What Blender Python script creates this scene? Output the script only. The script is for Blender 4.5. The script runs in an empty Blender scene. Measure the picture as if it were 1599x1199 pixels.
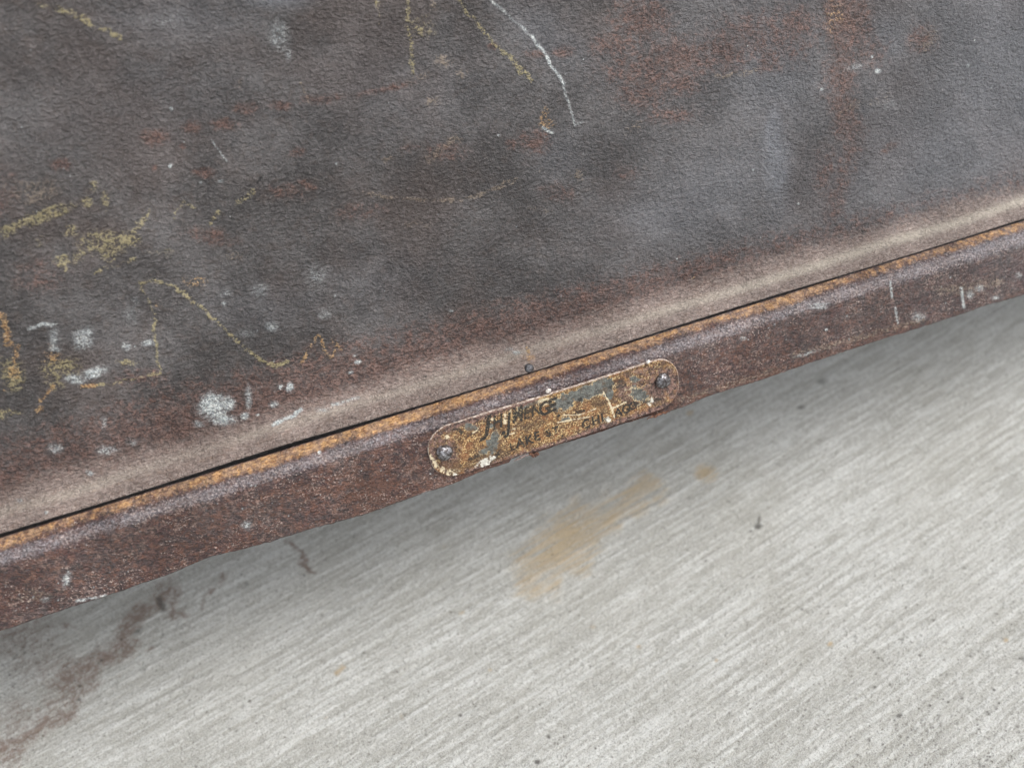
import bpy, math, random
import numpy as np
from mathutils import Vector, Matrix

scene = bpy.context.scene
col = scene.collection
rng = np.random.default_rng(7)
R = math.radians

# ---------------------------------------------------------------- camera
PW, PH = 1599.0, 1199.0          # photograph size; marks are surveyed in its pixels
FPX = 1155.0                     # focal length in photo pixels
DIST = 0.30                      # lens to nameplate, metres
PLATE = (865.0, 655.0)
PLATE_H = 0.125                  # height of the nameplate above the concrete
PITCH = R(50)
vx = np.array([7460 - PW/2, (1470 + PH/2), -FPX]); vx = vx/np.linalg.norm(vx)     # rail direction seen from the camera
wz = math.sin(PITCH)
k = -vx[2]*wz
a_ = 1 + (vx[0]/vx[1])**2; b_ = -2*k*vx[0]/vx[1]**2; c_ = (k/vx[1])**2 - (1-wz*wz)
wx = (-b_ - math.sqrt(b_*b_-4*a_*c_))/(2*a_)
wy = (k - vx[0]*wx)/vx[1]
vw = np.array([wx, wy, wz])
vy = np.cross(vw, vx)
M = np.array([vx, vy, vw])       # camera coords -> world coords
def ray(px, py):
    d = np.array([px-PW/2, -(py-PH/2), -FPX]); d = d/np.linalg.norm(d)
    return M @ d
CAM = np.array([0, 0, PLATE_H]) - ray(*PLATE)*DIST
cam_data = bpy.data.cameras.new('camera')
cam = bpy.data.objects.new('camera', cam_data); col.objects.link(cam)
mw = Matrix.Identity(4)
for i in range(3):
    for j in range(3): mw[i][j] = M[i][j]
    mw[i][3] = CAM[i]
cam.matrix_world = mw
cam_data.sensor_width = 36; cam_data.lens = 36*FPX/PW
cam_data.clip_start = 0.01; cam_data.clip_end = 100
cam_data.dof.use_dof = True
cam_data.dof.focus_distance = 0.294
cam_data.dof.aperture_fstop = 6.2
scene.camera = cam

# ---------------------------------------------------------------- daylight
world = bpy.data.worlds.new('World'); scene.world = world; world.use_nodes = True
nt = world.node_tree; bg = nt.nodes['Background']
sky = nt.nodes.new('ShaderNodeTexSky'); sky.sky_type = 'NISHITA'; sky.sun_disc = False
SUN_EL, SUN_AZ = R(64), R(118)    # azimuth clockwise from +Y
sky.sun_elevation = SUN_EL; sky.sun_rotation = SUN_AZ
sky.air_density = 1.0; sky.dust_density = 4.0; sky.ozone_density = 1.0
hs = nt.nodes.new('ShaderNodeHueSaturation'); hs.inputs['Saturation'].default_value = .18      # thin overcast
nt.links.new(sky.outputs[0], hs.inputs['Color']); nt.links.new(hs.outputs[0], bg.inputs[0]); bg.inputs[1].default_value = 0.15
sun = bpy.data.objects.new('sun', bpy.data.lights.new('sun', 'SUN')); col.objects.link(sun)
sun.data.energy = 1.2; sun.data.angle = R(38); sun.data.color = (1.0, 0.97, 0.93)
sd = Vector((math.sin(SUN_AZ)*math.cos(SUN_EL), math.cos(SUN_AZ)*math.cos(SUN_EL), math.sin(SUN_EL)))
sun.rotation_euler = sd.to_track_quat('Z', 'Y').to_euler()
scene.view_settings.view_transform = 'Standard'; scene.view_settings.look = 'None'
scene.view_settings.exposure = 0.70; scene.view_settings.gamma = 1

# ---------------------------------------------------------------- numeric helpers
def project(P):
    c = (P - CAM) @ M            # world -> camera (M orthonormal)
    return np.stack([PW/2 + FPX*c[..., 0]/-c[..., 2], PH/2 - FPX*c[..., 1]/-c[..., 2]], -1)
def hit_plane(px, py, p0, n):
    d = ray(px, py); t = np.dot(np.array(p0)-CAM, n)/np.dot(d, n)
    return CAM + d*t
_tabs = {}
def vnoise(x, y, seed=0):
    if seed not in _tabs: _tabs[seed] = np.random.default_rng(seed+100).random((256, 256)).astype(np.float32)
    T = _tabs[seed]
    xi = np.floor(x).astype(int); yi = np.floor(y).astype(int)
    fx = x-xi; fy = y-yi; fx = fx*fx*(3-2*fx); fy = fy*fy*(3-2*fy)
    x0 = xi & 255; x1 = (xi+1) & 255; y0 = yi & 255; y1 = (yi+1) & 255
    return (T[x0, y0]*(1-fx)+T[x1, y0]*fx)*(1-fy) + (T[x0, y1]*(1-fx)+T[x1, y1]*fx)*fy
def fbm(x, y, o=4, seed=0):
    s = 0; a = 1; t = 0
    for i in range(o):
        s = s + a*vnoise(x*2**i+17*i, y*2**i+31*i, seed+i); t += a; a *= .5
    return s/t
def sstep(a, b, x):
    t = np.clip((x-a)/(b-a), 0, 1); return t*t*(3-2*t)
LW = 1.0
def line_mask(P, pts, w, inten):
    m = np.zeros(len(P), np.float32)
    for (a, b) in zip(pts[:-1], pts[1:]):
        a = np.array(a, float); b = np.array(b, float); ab = b-a
        L = max(np.dot(ab, ab), 1e-6)
        t = np.clip(((P-a) @ ab)/L, 0, 1)
        d2 = ((P-(a+t[:, None]*ab))**2).sum(1)
        m = np.maximum(m, inten*np.exp(-d2/(w*w*LW*LW)))
    return m
def blob_mask(P, cx, cy, rx, ry, inten, ang=0):
    c, s = math.cos(R(ang)), math.sin(R(ang))
    dx = P[:, 0]-cx; dy = P[:, 1]-cy
    u = (dx*c+dy*s)/rx; v = (-dx*s+dy*c)/ry
    return inten*np.exp(-(u*u+v*v))
def marks(P, items):
    m = np.zeros(len(P), np.float32)
    for it in items:
        if it[0] == 'L': v = line_mask(P, it[1], it[2], it[3])
        else: v = blob_mask(P, *it[1:])
        m = np.maximum(m, v)
    return m

# ---------------------------------------------------------------- mesh helpers
def link(name, me, mat, parent=None):
    o = bpy.data.objects.new(name, me); col.objects.link(o)
    if mat: me.materials.append(mat)
    if parent:
        o.parent = parent
    return o
def np_mesh(name, V, F, smooth=True, attrs=None):
    me = bpy.data.meshes.new(name)
    V = np.asarray(V, np.float32); F = np.asarray(F, np.int32)
    me.vertices.add(len(V)); me.vertices.foreach_set('co', V.ravel())
    n = F.shape[1]
    me.loops.add(F.size); me.loops.foreach_set('vertex_index', F.ravel())
    me.polygons.add(len(F))
    me.polygons.foreach_set('loop_start', np.arange(0, F.size, n, dtype=np.int32))
    me.polygons.foreach_set('loop_total', np.full(len(F), n, np.int32))
    me.update(calc_edges=True)
    me.polygons.foreach_set('use_smooth', np.full(len(F), smooth))
    for k_, v in (attrs or {}).items():
        a = me.attributes.new(k_, 'FLOAT', 'POINT'); a.data.foreach_set('value', np.asarray(v, np.float32))
    return me
def grid_faces(nu, nv):
    i = np.arange(nu-1)[:, None]*nv + np.arange(nv-1)[None, :]
    i = i.ravel()
    return np.stack([i, i+nv, i+nv+1, i+1], 1)

# ---------------------------------------------------------------- node helpers
class NT:
    def __init__(s, name):
        s.m = bpy.data.materials.new(name); s.m.use_nodes = True
        s.t = s.m.node_tree; s.t.nodes.clear()
        s.out = s.t.nodes.new('ShaderNodeOutputMaterial')
        s.b = s.t.nodes.new('ShaderNodeBsdfPrincipled')
        s.t.links.new(s.b.outputs[0], s.out.inputs[0])
        g = s.t.nodes.new('ShaderNodeNewGeometry'); s.pos = g.outputs['Position']
    def n(s, ty, **k):
        x = s.t.nodes.new(ty)
        for a, v in k.items(): setattr(x, a, v)
        return x
    def put(s, sock, v):
        if isinstance(v, bpy.types.NodeSocket): s.t.links.new(v, sock)
        elif isinstance(v, (tuple, list)) and len(v) == 3 and sock.type == 'RGBA': sock.default_value = (*v, 1)
        else: sock.default_value = v
    def attr(s, name):
        x = s.n('ShaderNodeAttribute'); x.attribute_name = name; return x.outputs['Fac']
    def math(s, op, a, b=0.0, c=0.0):
        x = s.n('ShaderNodeMath', operation=op)
        s.put(x.inputs[0], a); s.put(x.inputs[1], b); s.put(x.inputs[2], c); return x.outputs[0]
    def noise(s, scale, detail=3, rough=.55, vec=None, dist=0.0):
        x = s.n('ShaderNodeTexNoise'); s.put(x.inputs['Vector'], vec or s.pos)
        x.inputs['Scale'].default_value = scale; x.inputs['Detail'].default_value = detail
        x.inputs['Roughness'].default_value = rough; x.inputs['Distortion'].default_value = dist
        return x.outputs['Fac']
    def voro(s, scale, feat='F1', vec=None, rnd=1.0):
        x = s.n('ShaderNodeTexVoronoi', feature=feat); s.put(x.inputs['Vector'], vec or s.pos)
        x.inputs['Scale'].default_value = scale; x.inputs['Randomness'].default_value = rnd
        return x.outputs['Distance']
    def ss(s, v, a, b):       # smooth remap a..b -> 0..1
        x = s.n('ShaderNodeMapRange', interpolation_type='SMOOTHSTEP')
        s.put(x.inputs['Value'], v); x.inputs['From Min'].default_value = a; x.inputs['From Max'].default_value = b
        x.clamp = True; return x.outputs['Result']
    def mix(s, f, a, b):
        x = s.n('ShaderNodeMix', data_type='RGBA'); s.put(x.inputs[0], f); s.put(x.inputs[6], a); s.put(x.inputs[7], b)
        return x.outputs[2]
    def mapv(s, rot=(0, 0, 0), scale=(1, 1, 1)):
        x = s.n('ShaderNodeMapping'); s.put(x.inputs[0], s.pos)
        x.inputs['Rotation'].default_value = rot; x.inputs['Scale'].default_value = scale
        return x.outputs[0]
    def crumb(s, mask, nz, soft=.12, amp=1.6):      # breaks a soft mask up with noise
        v = s.ss(s.math('ADD', s.math('SUBTRACT', mask, 0.55), s.math('MULTIPLY', s.math('SUBTRACT', nz, 0.5), amp)), -soft, soft)
        return s.math('MULTIPLY', v, s.ss(mask, .10, .40))
    def bump(s, h, dist, strength=1.0, normal=None):
        x = s.n('ShaderNodeBump'); s.put(x.inputs['Height'], h); x.inputs['Distance'].default_value = dist
        x.inputs['Strength'].default_value = strength
        if normal is not None: s.put(x.inputs['Normal'], normal)
        return x.outputs[0]
    def finish(s, color, rough, normal=None, metal=0.0, spec=0.5):
        s.put(s.b.inputs['Base Color'], color); s.put(s.b.inputs['Roughness'], rough)
        s.put(s.b.inputs['Metallic'], metal); s.put(s.b.inputs['Specular IOR Level'], spec)
        if normal is not None: s.put(s.b.inputs['Normal'], normal)
        return s.m

# ---- dark enamelled steel with chalk, rust and droppings
def steel_material(name, rail=False):
    t = NT(name)
    n1 = t.noise(38, 5, .6); n2 = t.noise(300, 4, .65); fine = t.noise(1900, 2, .6); mid = t.noise(750, 3, .65)
    rip = t.noise(1, 3, .62, vec=t.mapv(rot=(0, 0, 0), scale=(560, 900, 900)), dist=.35)      # short leathery ripples
    pit = t.noise(1300, 3, .7)
    grit = t.math('ADD', t.math('MULTIPLY', rip, .55), t.math('MULTIPLY', pit, .45))
    if not rail:
        c = t.mix(t.ss(n1, .38, .62), (.062, .056, .055), (.122, .114, .113))
        c = t.mix(t.math('MULTIPLY', t.ss(t.noise(13, 5, .65), .46, .60), .42), c, (.115, .080, .068))
        c = t.mix(t.math('MULTIPLY', t.ss(n2, .5, .66), .45), c, (.085, .062, .052))
        c = t.mix(t.math('MULTIPLY', t.attr('blue'), .8), c, (.195, .205, .228))  # bluish smears, with sky sheen painted into the colour
        rustc = t.mix(t.ss(grit, .43, .58), (.055, .026, .021), (.34, .155, .105))
        c = t.mix(t.math('MULTIPLY', t.crumb(t.attr('rust'), t.noise(330, 5, .78), .45, 3.2), .72), c, rustc)
        c = t.mix(t.math('MULTIPLY', t.ss(t.attr('rust'), .12, .75), .5), c, t.mix(t.ss(n2, .4, .6), (.062, .034, .029), (.125, .070, .055)))
        c = t.mix(t.math('MULTIPLY', t.ss(grit, .50, .60), .26), c, (.25, .23, .225))  # glints on the grain's high spots, painted lighter
        c = t.mix(t.math('MULTIPLY', t.ss(grit, .49, .41), .28), c, (.020, .018, .018))  # shade in the grain's low spots, painted darker
    else:
        c = t.mix(t.ss(n1, .40, .60), (.066, .026, .024), (.105, .072, .068))
        c = t.mix(t.math('MULTIPLY', t.ss(t.noise(60, 4, .65), .46, .58), .6), c, (.040, .020, .020))
        c = t.mix(t.math('MULTIPLY', t.ss(n2, .46, .60), .7), c, (.105, .042, .031))
        c = t.mix(t.math('MULTIPLY', t.math('MULTIPLY', t.ss(t.noise(430, 4, .75), .50, .62), t.ss(t.noise(70, 4, .7), .43, .55)), .75), c, (.28, .185, .15))
        c = t.mix(t.math('MULTIPLY', t.ss(t.noise(560, 4, .78), .50, .42), .75), c, (.024, .016, .017))
        c = t.mix(t.math('MULTIPLY', t.crumb(t.attr('rust'), t.noise(330, 5, .75), .3, 3.0), .5), c, (.21, .085, .045))
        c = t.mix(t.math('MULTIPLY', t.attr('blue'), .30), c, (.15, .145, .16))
        c = t.mix(t.math('MULTIPLY', t.crumb(t.attr('blue'), grit, .45, 2.0), .55), c, t.mix(t.ss(pit, .42, .64), (.22, .21, .235), (.56, .54, .57)))  # sky highlight on the rail bend, painted pale bluish
        c = t.mix(t.math('MULTIPLY', t.math('MULTIPLY', t.ss(pit, .57, .64), t.ss(t.noise(90, 4, .75), .46, .56)), .85), c, (.48, .38, .33))
        c = t.mix(t.math('MULTIPLY', t.ss(pit, .46, .38), .6), c, (.020, .015, .016))
    # dusty flange, rubbed along its length
    streak = t.noise(1, 4, .68, vec=t.mapv(scale=(420, 1500, 1500)))
    dust = t.mix(t.ss(streak, .34, .64), (.20, .145, .125), (.42, .335, .295))
    dust = t.mix(t.math('MULTIPLY', t.ss(n2, .48, .66), .55), dust, (.24, .165, .13))
    dust = t.mix(t.math('MULTIPLY', t.attr('crest_highlight'), .8), dust, (.68, .61, .51))  # highlight of the flange curve, painted pale over the dust
    dust = t.mix(t.math('MULTIPLY', t.ss(fine, .52, .64), .35), dust, (.52, .46, .42))
    c = t.mix(t.math('MULTIPLY', t.crumb(t.attr('dust'), t.noise(500, 4, .7), .55, 1.3), .93), c, dust)
    orange = t.mix(t.ss(streak, .38, .58), (.30, .145, .06), (.68, .40, .18))
    orange = t.mix(t.math('MULTIPLY', t.ss(n2, .56, .48), .45), orange, (.30, .22, .18))
    c = t.mix(t.math('MULTIPLY', t.crumb(t.attr('orange'), t.noise(450, 4, .7), .42, 2.2), .92), c, orange)
    # chalk and paint sit on the high spots of the grain
    chn = t.math('ADD', t.math('MULTIPLY', grit, .6), t.math('MULTIPLY', t.noise(650, 4, .75), .4))
    c = t.mix(t.math('MULTIPLY', t.crumb(t.attr('tan'), chn, .34, 7.0), .5), c, (.36, .28, .20))
    c = t.mix(t.math('MULTIPLY', t.crumb(t.math('SUBTRACT', t.attr('yellow'), .03), chn, .36, 8.0), .72), c, t.mix(n2, (.33, .30, .15), (.50, .41, .22)))
    c = t.mix(t.math('MULTIPLY', t.crumb(t.attr('ochre'), chn, .22, 6.0), .72), c, t.mix(t.ss(pit, .4, .6), (.36, .17, .05), (.55, .36, .17)))
    c = t.mix(t.math('MULTIPLY', t.math('MULTIPLY', t.ss(t.attr('white'), .12, .75), t.ss(n2, .36, .56)), .34), c, (.34, .37, .385))
    wn = t.math('ADD', t.math('MULTIPLY', t.noise(900, 4, .78), .6), t.math('MULTIPLY', grit, .4))
    c = t.mix(t.math('MULTIPLY', t.crumb(t.attr('white'), wn, .40, 5.0), t.ss(t.attr('white'), .10, .80)), c, t.mix(t.ss(fine, .42, .6), (.34, .38, .40), (.78, .80, .77)))
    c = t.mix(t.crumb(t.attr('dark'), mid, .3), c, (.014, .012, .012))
    ht = t.math('ADD', t.math('MULTIPLY', rip, 1.7), t.math('MULTIPLY', pit, .55))
    ht = t.math('ADD', ht, t.math('MULTIPLY', t.attr('white'), .3))
    ht = t.math('MULTIPLY', ht, t.math('ADD', .55, t.math('MULTIPLY', t.ss(t.noise(24, 4, .7), .36, .64), .65)))
    nb = t.bump(ht, .0034 if not rail else .0022, 1.0)
    rough = t.math('ADD', .22 if not rail else .26, t.math('MULTIPLY', n2, .24))
    rough = t.math('ADD', rough, t.math('MULTIPLY', t.attr('rust'), .12))
    return t.finish(c, rough, nb, spec=.7)
M_PANEL = steel_material('dark_steel'); M_RAIL = steel_material('rusty_steel', True)

def plate_material(name, ink=False):
    t = NT(name)
    f1 = t.noise(1500, 3, .72); f2 = t.noise(600, 4, .72); f3 = t.noise(170, 4, .6)
    c = t.mix(t.ss(f2, .42, .57), (.15, .070, .028), (.48, .265, .10))
    c = t.mix(t.math('MULTIPLY', t.ss(t.noise(260, 4, .7), .46, .58), .75), c, (.13, .062, .032))
    c = t.mix(t.math('MULTIPLY', t.ss(f1, .52, .60), t.ss(f3, .36, .50)), c, (.80, .60, .31))
    c = t.mix(t.math('MULTIPLY', t.ss(f1, .48, .40), .85), c, (.085, .045, .025))
    c = t.mix(t.math('MULTIPLY', t.ss(f3, .52, .62), .6), c, (.30, .12, .045))
    c = t.mix(t.math('MULTIPLY', t.ss(t.noise(90, 4, .7), .50, .58), .6), c, (.10, .060, .036))
    rust = t.mix(t.ss(f2, .42, .58), (.060, .036, .032), (.26, .15, .12))
    rust = t.mix(t.math('MULTIPLY', t.ss(f1, .55, .64), .6), rust, (.55, .42, .35))
    c = t.mix(t.crumb(t.attr('rust'), t.noise(420, 4, .75), .35, 2.2), c, rust)
    if ink:
        er = t.ss(t.math('ADD', f1, t.math('MULTIPLY', f2, .5)), .96, .84)
        c = t.mix(t.math('MULTIPLY', er, .95), c, (.020, .020, .018))
    else:
        pv = t.math('ADD', t.attr('peel'), t.math('MULTIPLY', t.math('SUBTRACT', t.noise(420, 4, .7), .5), 1.2))
        zinc = t.mix(t.ss(f2, .40, .60), (.095, .095, .085), (.20, .21, .19))
        zinc = t.mix(t.math('MULTIPLY', t.ss(t.noise(260, 3, .6), .52, .62), .6), zinc, (.15, .09, .05))
        zinc = t.mix(t.math('MULTIPLY', t.ss(f1, .55, .64), .4), zinc, (.36, .35, .30))
        c = t.mix(t.ss(pv, .47, .52), c, zinc)
        lip = t.math('MULTIPLY', t.ss(pv, .42, .46), t.ss(pv, .52, .49))
        c = t.mix(t.math('MULTIPLY', lip, t.math('MULTIPLY', t.ss(f3, .42, .54), .9)), c, (.80, .66, .42))
        dk = t.crumb(t.attr('dark'), f2, .2, 4.0)
        c = t.mix(t.math('MULTIPLY', dk, .9), c, (.03, .026, .022))
        c = t.mix(t.math('MULTIPLY', t.crumb(t.attr('pale'), f2, .2, 3.5), .95), c, (.84, .72, .50))
        c = t.mix(t.math('MULTIPLY', t.crumb(t.attr('white'), f2, .25, 3.5), .95), c, (.86, .83, .74))
    nb = t.bump(t.math('ADD', f1, f2), .0013, 1.0)
    return t.finish(c, .48, nb, spec=.5)
M_PLATE = plate_material('flaking_nameplate'); M_INK = plate_material('nameplate_ink', True)
def simple(name, ca, cb, sc, rough, metal=0.0, bd=.0002):
    t = NT(name)
    f = t.noise(sc, 4, .65); g = t.noise(sc*4, 2, .5)
    return t.finish(t.mix(t.ss(f, .38, .64), ca, cb), rough, t.bump(t.math('ADD', f, g), bd, .8), metal=metal)
M_EDGE = simple('worn_plate_edge', (.15, .09, .065), (.58, .50, .43), 900, .4)
M_RIVET = simple('rivet_steel', (.06, .050, .048), (.34, .335, .35), 700, .22, .75, .00016)
M_CRUMB = simple('pale_crumb', (.55, .48, .42), (.85, .82, .78), 1500, .6)
M_FLAKE = simple('rust_scale', (.07, .03, .02), (.25, .12, .07), 900, .7, 0, .0006)
M_INSIDE = simple('shade_dark_steel', (.012, .010, .010), (.03, .024, .022), 300, .8)  # near-black colour stands in for the shade behind the slit

# ---------------------------------------------------------------- the steel body
thing = bpy.data.objects.new('steel_body', None); col.objects.link(thing)
thing['label'] = 'dark rusty steel casing with chalk marks and a riveted nameplate, raised above pale concrete'
thing['category'] = 'steel casing'

# profile in the Y-Z plane, walked from the nameplate face outward, using the sight line at column 800
def dirv(el):       # tangent going UP a face whose outward normal points at elevation el towards -Y
    return np.array([0, math.sin(R(el)), math.cos(R(el))])
def nrm(el): return np.array([0, -math.cos(R(el)), math.sin(R(el))])
EL_FACE, EL_FLANGE, EL_PANEL, EL_RIM = 22, 68, 37, 70
face0 = np.array([0, 0, PLATE_H]); nface = nrm(EL_FACE)
XC = 800
def yz(py, p0, n): return hit_plane(XC, py, p0, n)[1:]
p_bot = yz(720.5, face0, nface)
p_ft = yz(634, face0, nface)
def nx(p, el, py): return yz(py, np.array([0, *p]), nrm(el))
p_b1 = nx(p_ft, 40, 622)
p_rim0 = nx(p_b1, 58, 609)
p_rim1 = nx(p_rim0, EL_RIM, 593.5)
p_fl0 = nx(p_rim0, EL_RIM, 591) + np.array([0.0, 0.0004])
p_fm = nx(p_fl0, 60, 577)
p_fl1 = nx(p_fm, 78, 555)
p_c1 = nx(p_fl1, 54, 536)
p_pan = nx(p_c1, EL_PANEL, -150)
print('profile', p_bot, p_ft, p_rim0, p_rim1, p_fl0, p_fl1, p_c1, p_pan)

def resample(pts, step, smooth=0):
    pts = np.array(pts)
    seg = np.linalg.norm(np.diff(pts, axis=0), axis=1); s = np.concatenate([[0], np.cumsum(seg)])
    n = max(2, int(s[-1]/step)); q = np.linspace(0, s[-1], n)
    out = np.stack([np.interp(q, s, pts[:, 0]), np.interp(q, s, pts[:, 1])], 1)
    for _ in range(smooth):
        o = out.copy(); o[1:-1] = .25*out[:-2]+.5*out[1:-1]+.25*out[2:]; out = o
    return out
XMIN, XMAX = -.235, .30
XD = np.arange(XMIN, XMAX, .0005)
XS = np.concatenate([np.linspace(-.7, XMIN-.01, 14), XD, np.linspace(XMAX+.01, .8, 14)])

# --- panel with its rolled-out flange
front = resample([p_fl0, p_fm, p_fl1, p_c1, p_pan], .0005, 0)
S = np.concatenate([[0], np.cumsum(np.linalg.norm(np.diff(front, axis=0), axis=1))])
for _ in range(60):
    o = front.copy(); o[1:-1] = .25*front[:-2]+.5*front[1:-1]+.25*front[2:]; front = o
top_ext = front[-1] + (front[-1]-front[-2])/np.linalg.norm(front[-1]-front[-2])*np.array([[.002], [.004], [.006]])
back = np.array([top_ext[-1]+[.006, .002], top_ext[-1]+[.030, -.006]])
lip = np.array([p_fl0 + [.0016, -.010], p_fl0+[.0010, -.003], p_fl0+[.0003, -.0007]])
prof = np.concatenate([lip, front, top_ext, back])
ds = np.concatenate([[-.01, -.003, -.0008], S, S[-1]+np.array([.002, .004, .006]), [S[-1]+.012, S[-1]+.04]])
nu, nv = len(XS), len(prof)
X, I = np.meshgrid(XS, np.arange(nv), indexing='ij')
Y = prof[I, 0].copy(); Z = prof[I, 1].copy(); SS = ds[I]
g = np.gradient(prof, axis=0); g /= np.linalg.norm(g, axis=1)[:, None]
NY = -g[I, 1]; NZ = g[I, 0]
# hammered, slightly wavy sheet
win = sstep(-.001, .02, SS)
d = (fbm(X*14+5, SS*14, 3, 3)-.5)*.0030*win + (fbm(X*70, SS*70, 3, 9)-.5)*.00045*win + (fbm(X*260, SS*200, 2, 12)-.5)*.00018*win
d += (fbm(X*40+3, SS*25, 2, 22)-.5)*.0007*sstep(.001, .004, SS)*(1-win)
Y += NY*d; Z += NZ*d
# the slit opens and closes along its length
gap = (.00006 + .00120*np.exp(-((X+.105)/.05)**2) + .00085*np.exp(-((X+.21)/.05)**2) + .00055*np.exp(-((X-.09)/.05)**2) + .0004*np.exp(-((X-.24)/.04)**2) + .0001*vnoise(X*700, X*0, 5))
w = 1-sstep(0, .008, SS)
Y += gap*w*.9; Z += gap*w*.45
V = np.stack([X, Y, Z], -1).reshape(-1, 3)
P = project(V)
s_ = SS.ravel(); x_ = V[:, 0]
fl_s = np.linalg.norm(p_fl1-p_fl0); c_s = fl_s + np.linalg.norm(p_c1-p_fl1)
wob = (fbm(x_*25, x_*0+1, 3, 31)-.5)
Pj = P + (np.stack([fbm(x_*330, s_*330, 3, 201), fbm(x_*330+40, s_*330, 3, 205)], 1)-.5)*11
brk = np.clip(-.10+2.05*fbm(x_*170, s_*170, 3, 208), .45, 1.12)
LW = .80
yellow = brk*marks(Pj, [
 ('L', [(60, 8), (110, 22), (185, 57)], 7, .62), ('L', [(0, 366), (40, 346), (75, 332)], 9, .72), ('L', [(45, 345), (75, 335)], 12, .72),
 ('L', [(85, 330), (135, 318)], 12, .72), ('B', 112, 360, 16, 10, .6), ('B', 62, 380, 9, 9, .6),
 ('B', 155, 378, 34, 18, .85), ('B', 198, 372, 26, 14, .72), ('B', 165, 398, 30, 14, .66), ('B', 98, 408, 14, 12, .8), ('B', 102, 420, 6, 9, .9),
 ('B', 122, 402, 14, 12, .62), ('L', [(205, 365), (220, 350), (228, 342)], 8, .66), ('B', 165, 312, 7, 20, .5), ('B', 145, 290, 10, 14, .45),
 ('L', [(270, 340), (285, 318), (300, 325)], 6, .6), ('L', [(372, 315), (386, 308), (394, 300)], 8, .68), ('L', [(145, 426), (178, 416), (212, 406)], 5, .66),
 ('L', [(216, 440), (230, 465), (243, 490), (241, 530), (246, 560), (250, 582), (225, 588), (190, 596), (150, 604)], 3.6, .74),
 ('L', [(222, 442), (252, 440), (278, 452), (306, 474), (340, 502), (372, 532), (408, 564), (428, 573), (450, 566)], 4.2, .92),
 ('B', 17, 585, 26, 28, .72), ('B', 95, 575, 34, 20, .64), ('B', 8, 645, 26, 9, .62), ('B', 200, 565, 20, 6, .6), ('B', 85, 600, 22, 10, .5),
 ('L', [(588, -5), (593, 40)], 4, .6), ('L', [(634, 0), (640, 65), (646, 118)], 5, .58), ('L', [(708, -5), (755, 50), (800, 92), (828, 126)], 4.5, .76),
 ('B', 660, 40, 26, 25, .45), ('L', [(330, 350), (343, 333)], 5, .7), ('L', [(228, 344), (233, 328)], 5, .6), ('B', 250, 395, 26, 10, .45)])
tan = brk*marks(Pj, [
 ('L', [(548, 298), (600, 308), (650, 313), (722, 313), (768, 298), (806, 279)], 4.5, .64), ('B', 650, 125, 26, 8, .62, -20), ('B', 675, 157, 12, 9, .66),
 ('L', [(672, 248), (700, 222), (716, 218)], 8, .62), ('B', 695, 95, 20, 14, .56), ('B', 720, 115, 9, 9, .62), ('B', 605, 248, 9, 5, .6), ('B', 850, 267, 10, 5, .55),
 ('B', 902, 275, 8, 10, .55), ('L', [(830, 327), (860, 330)], 5, .55), ('B', 650, 350, 30, 8, .5), ('L', [(1120, 120), (1180, 110)], 8, .45), ('B', 1340, 165, 60, 12, .45, -15),
 ('B', 1450, 60, 14, 26, .5), ('B', 365, 400, 20, 9, .4), ('B', 675, 10, 9, 9, .6), ('B', 990, 200, 20, 10, .4, -30), ('B', 50, 300, 60, 30, .38), ('B', 375, 130, 5, 10, .6), ('L', [(470, 130), (480, 160)], 3, .65)])
ochre = brk*marks(Pj, [
 ('L', [(468, 568), (478, 550), (497, 524), (507, 546), (515, 560), (524, 543), (521, 533), (539, 548)], 4.2, .72), ('L', [(126, 602), (150, 603)], 5, .8),
 ('L', [(0, 492), (12, 520), (8, 540)], 8, .74), ('L', [(15, 535), (28, 552)], 5, .74), ('L', [(22, 570), (28, 540)], 4, .65), ('B', 80, 553, 20, 15, .75), ('B', 20, 580, 12, 14, .6),
 ('L', [(62, 625), (82, 604)], 5, .85), ('B', 62, 640, 8, 7, .7), ('L', [(846, 178), (849, 196)], 3.2, .98), ('B', 850, 177, 10, 12, .5), ('B', 247, 477, 5, 7, .75), ('B', 305, 440, 24, 9, .5), ('B', 5, 607, 5, 4, .7),
 ('L', [(822, 545), (826, 560)], 6, .7), ('B', 1305, 28, 24, 26, .5), ('B', 1080, 432, 4, 6, .6), ('B', 850, 190, 16, 22, .40)])
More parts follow.
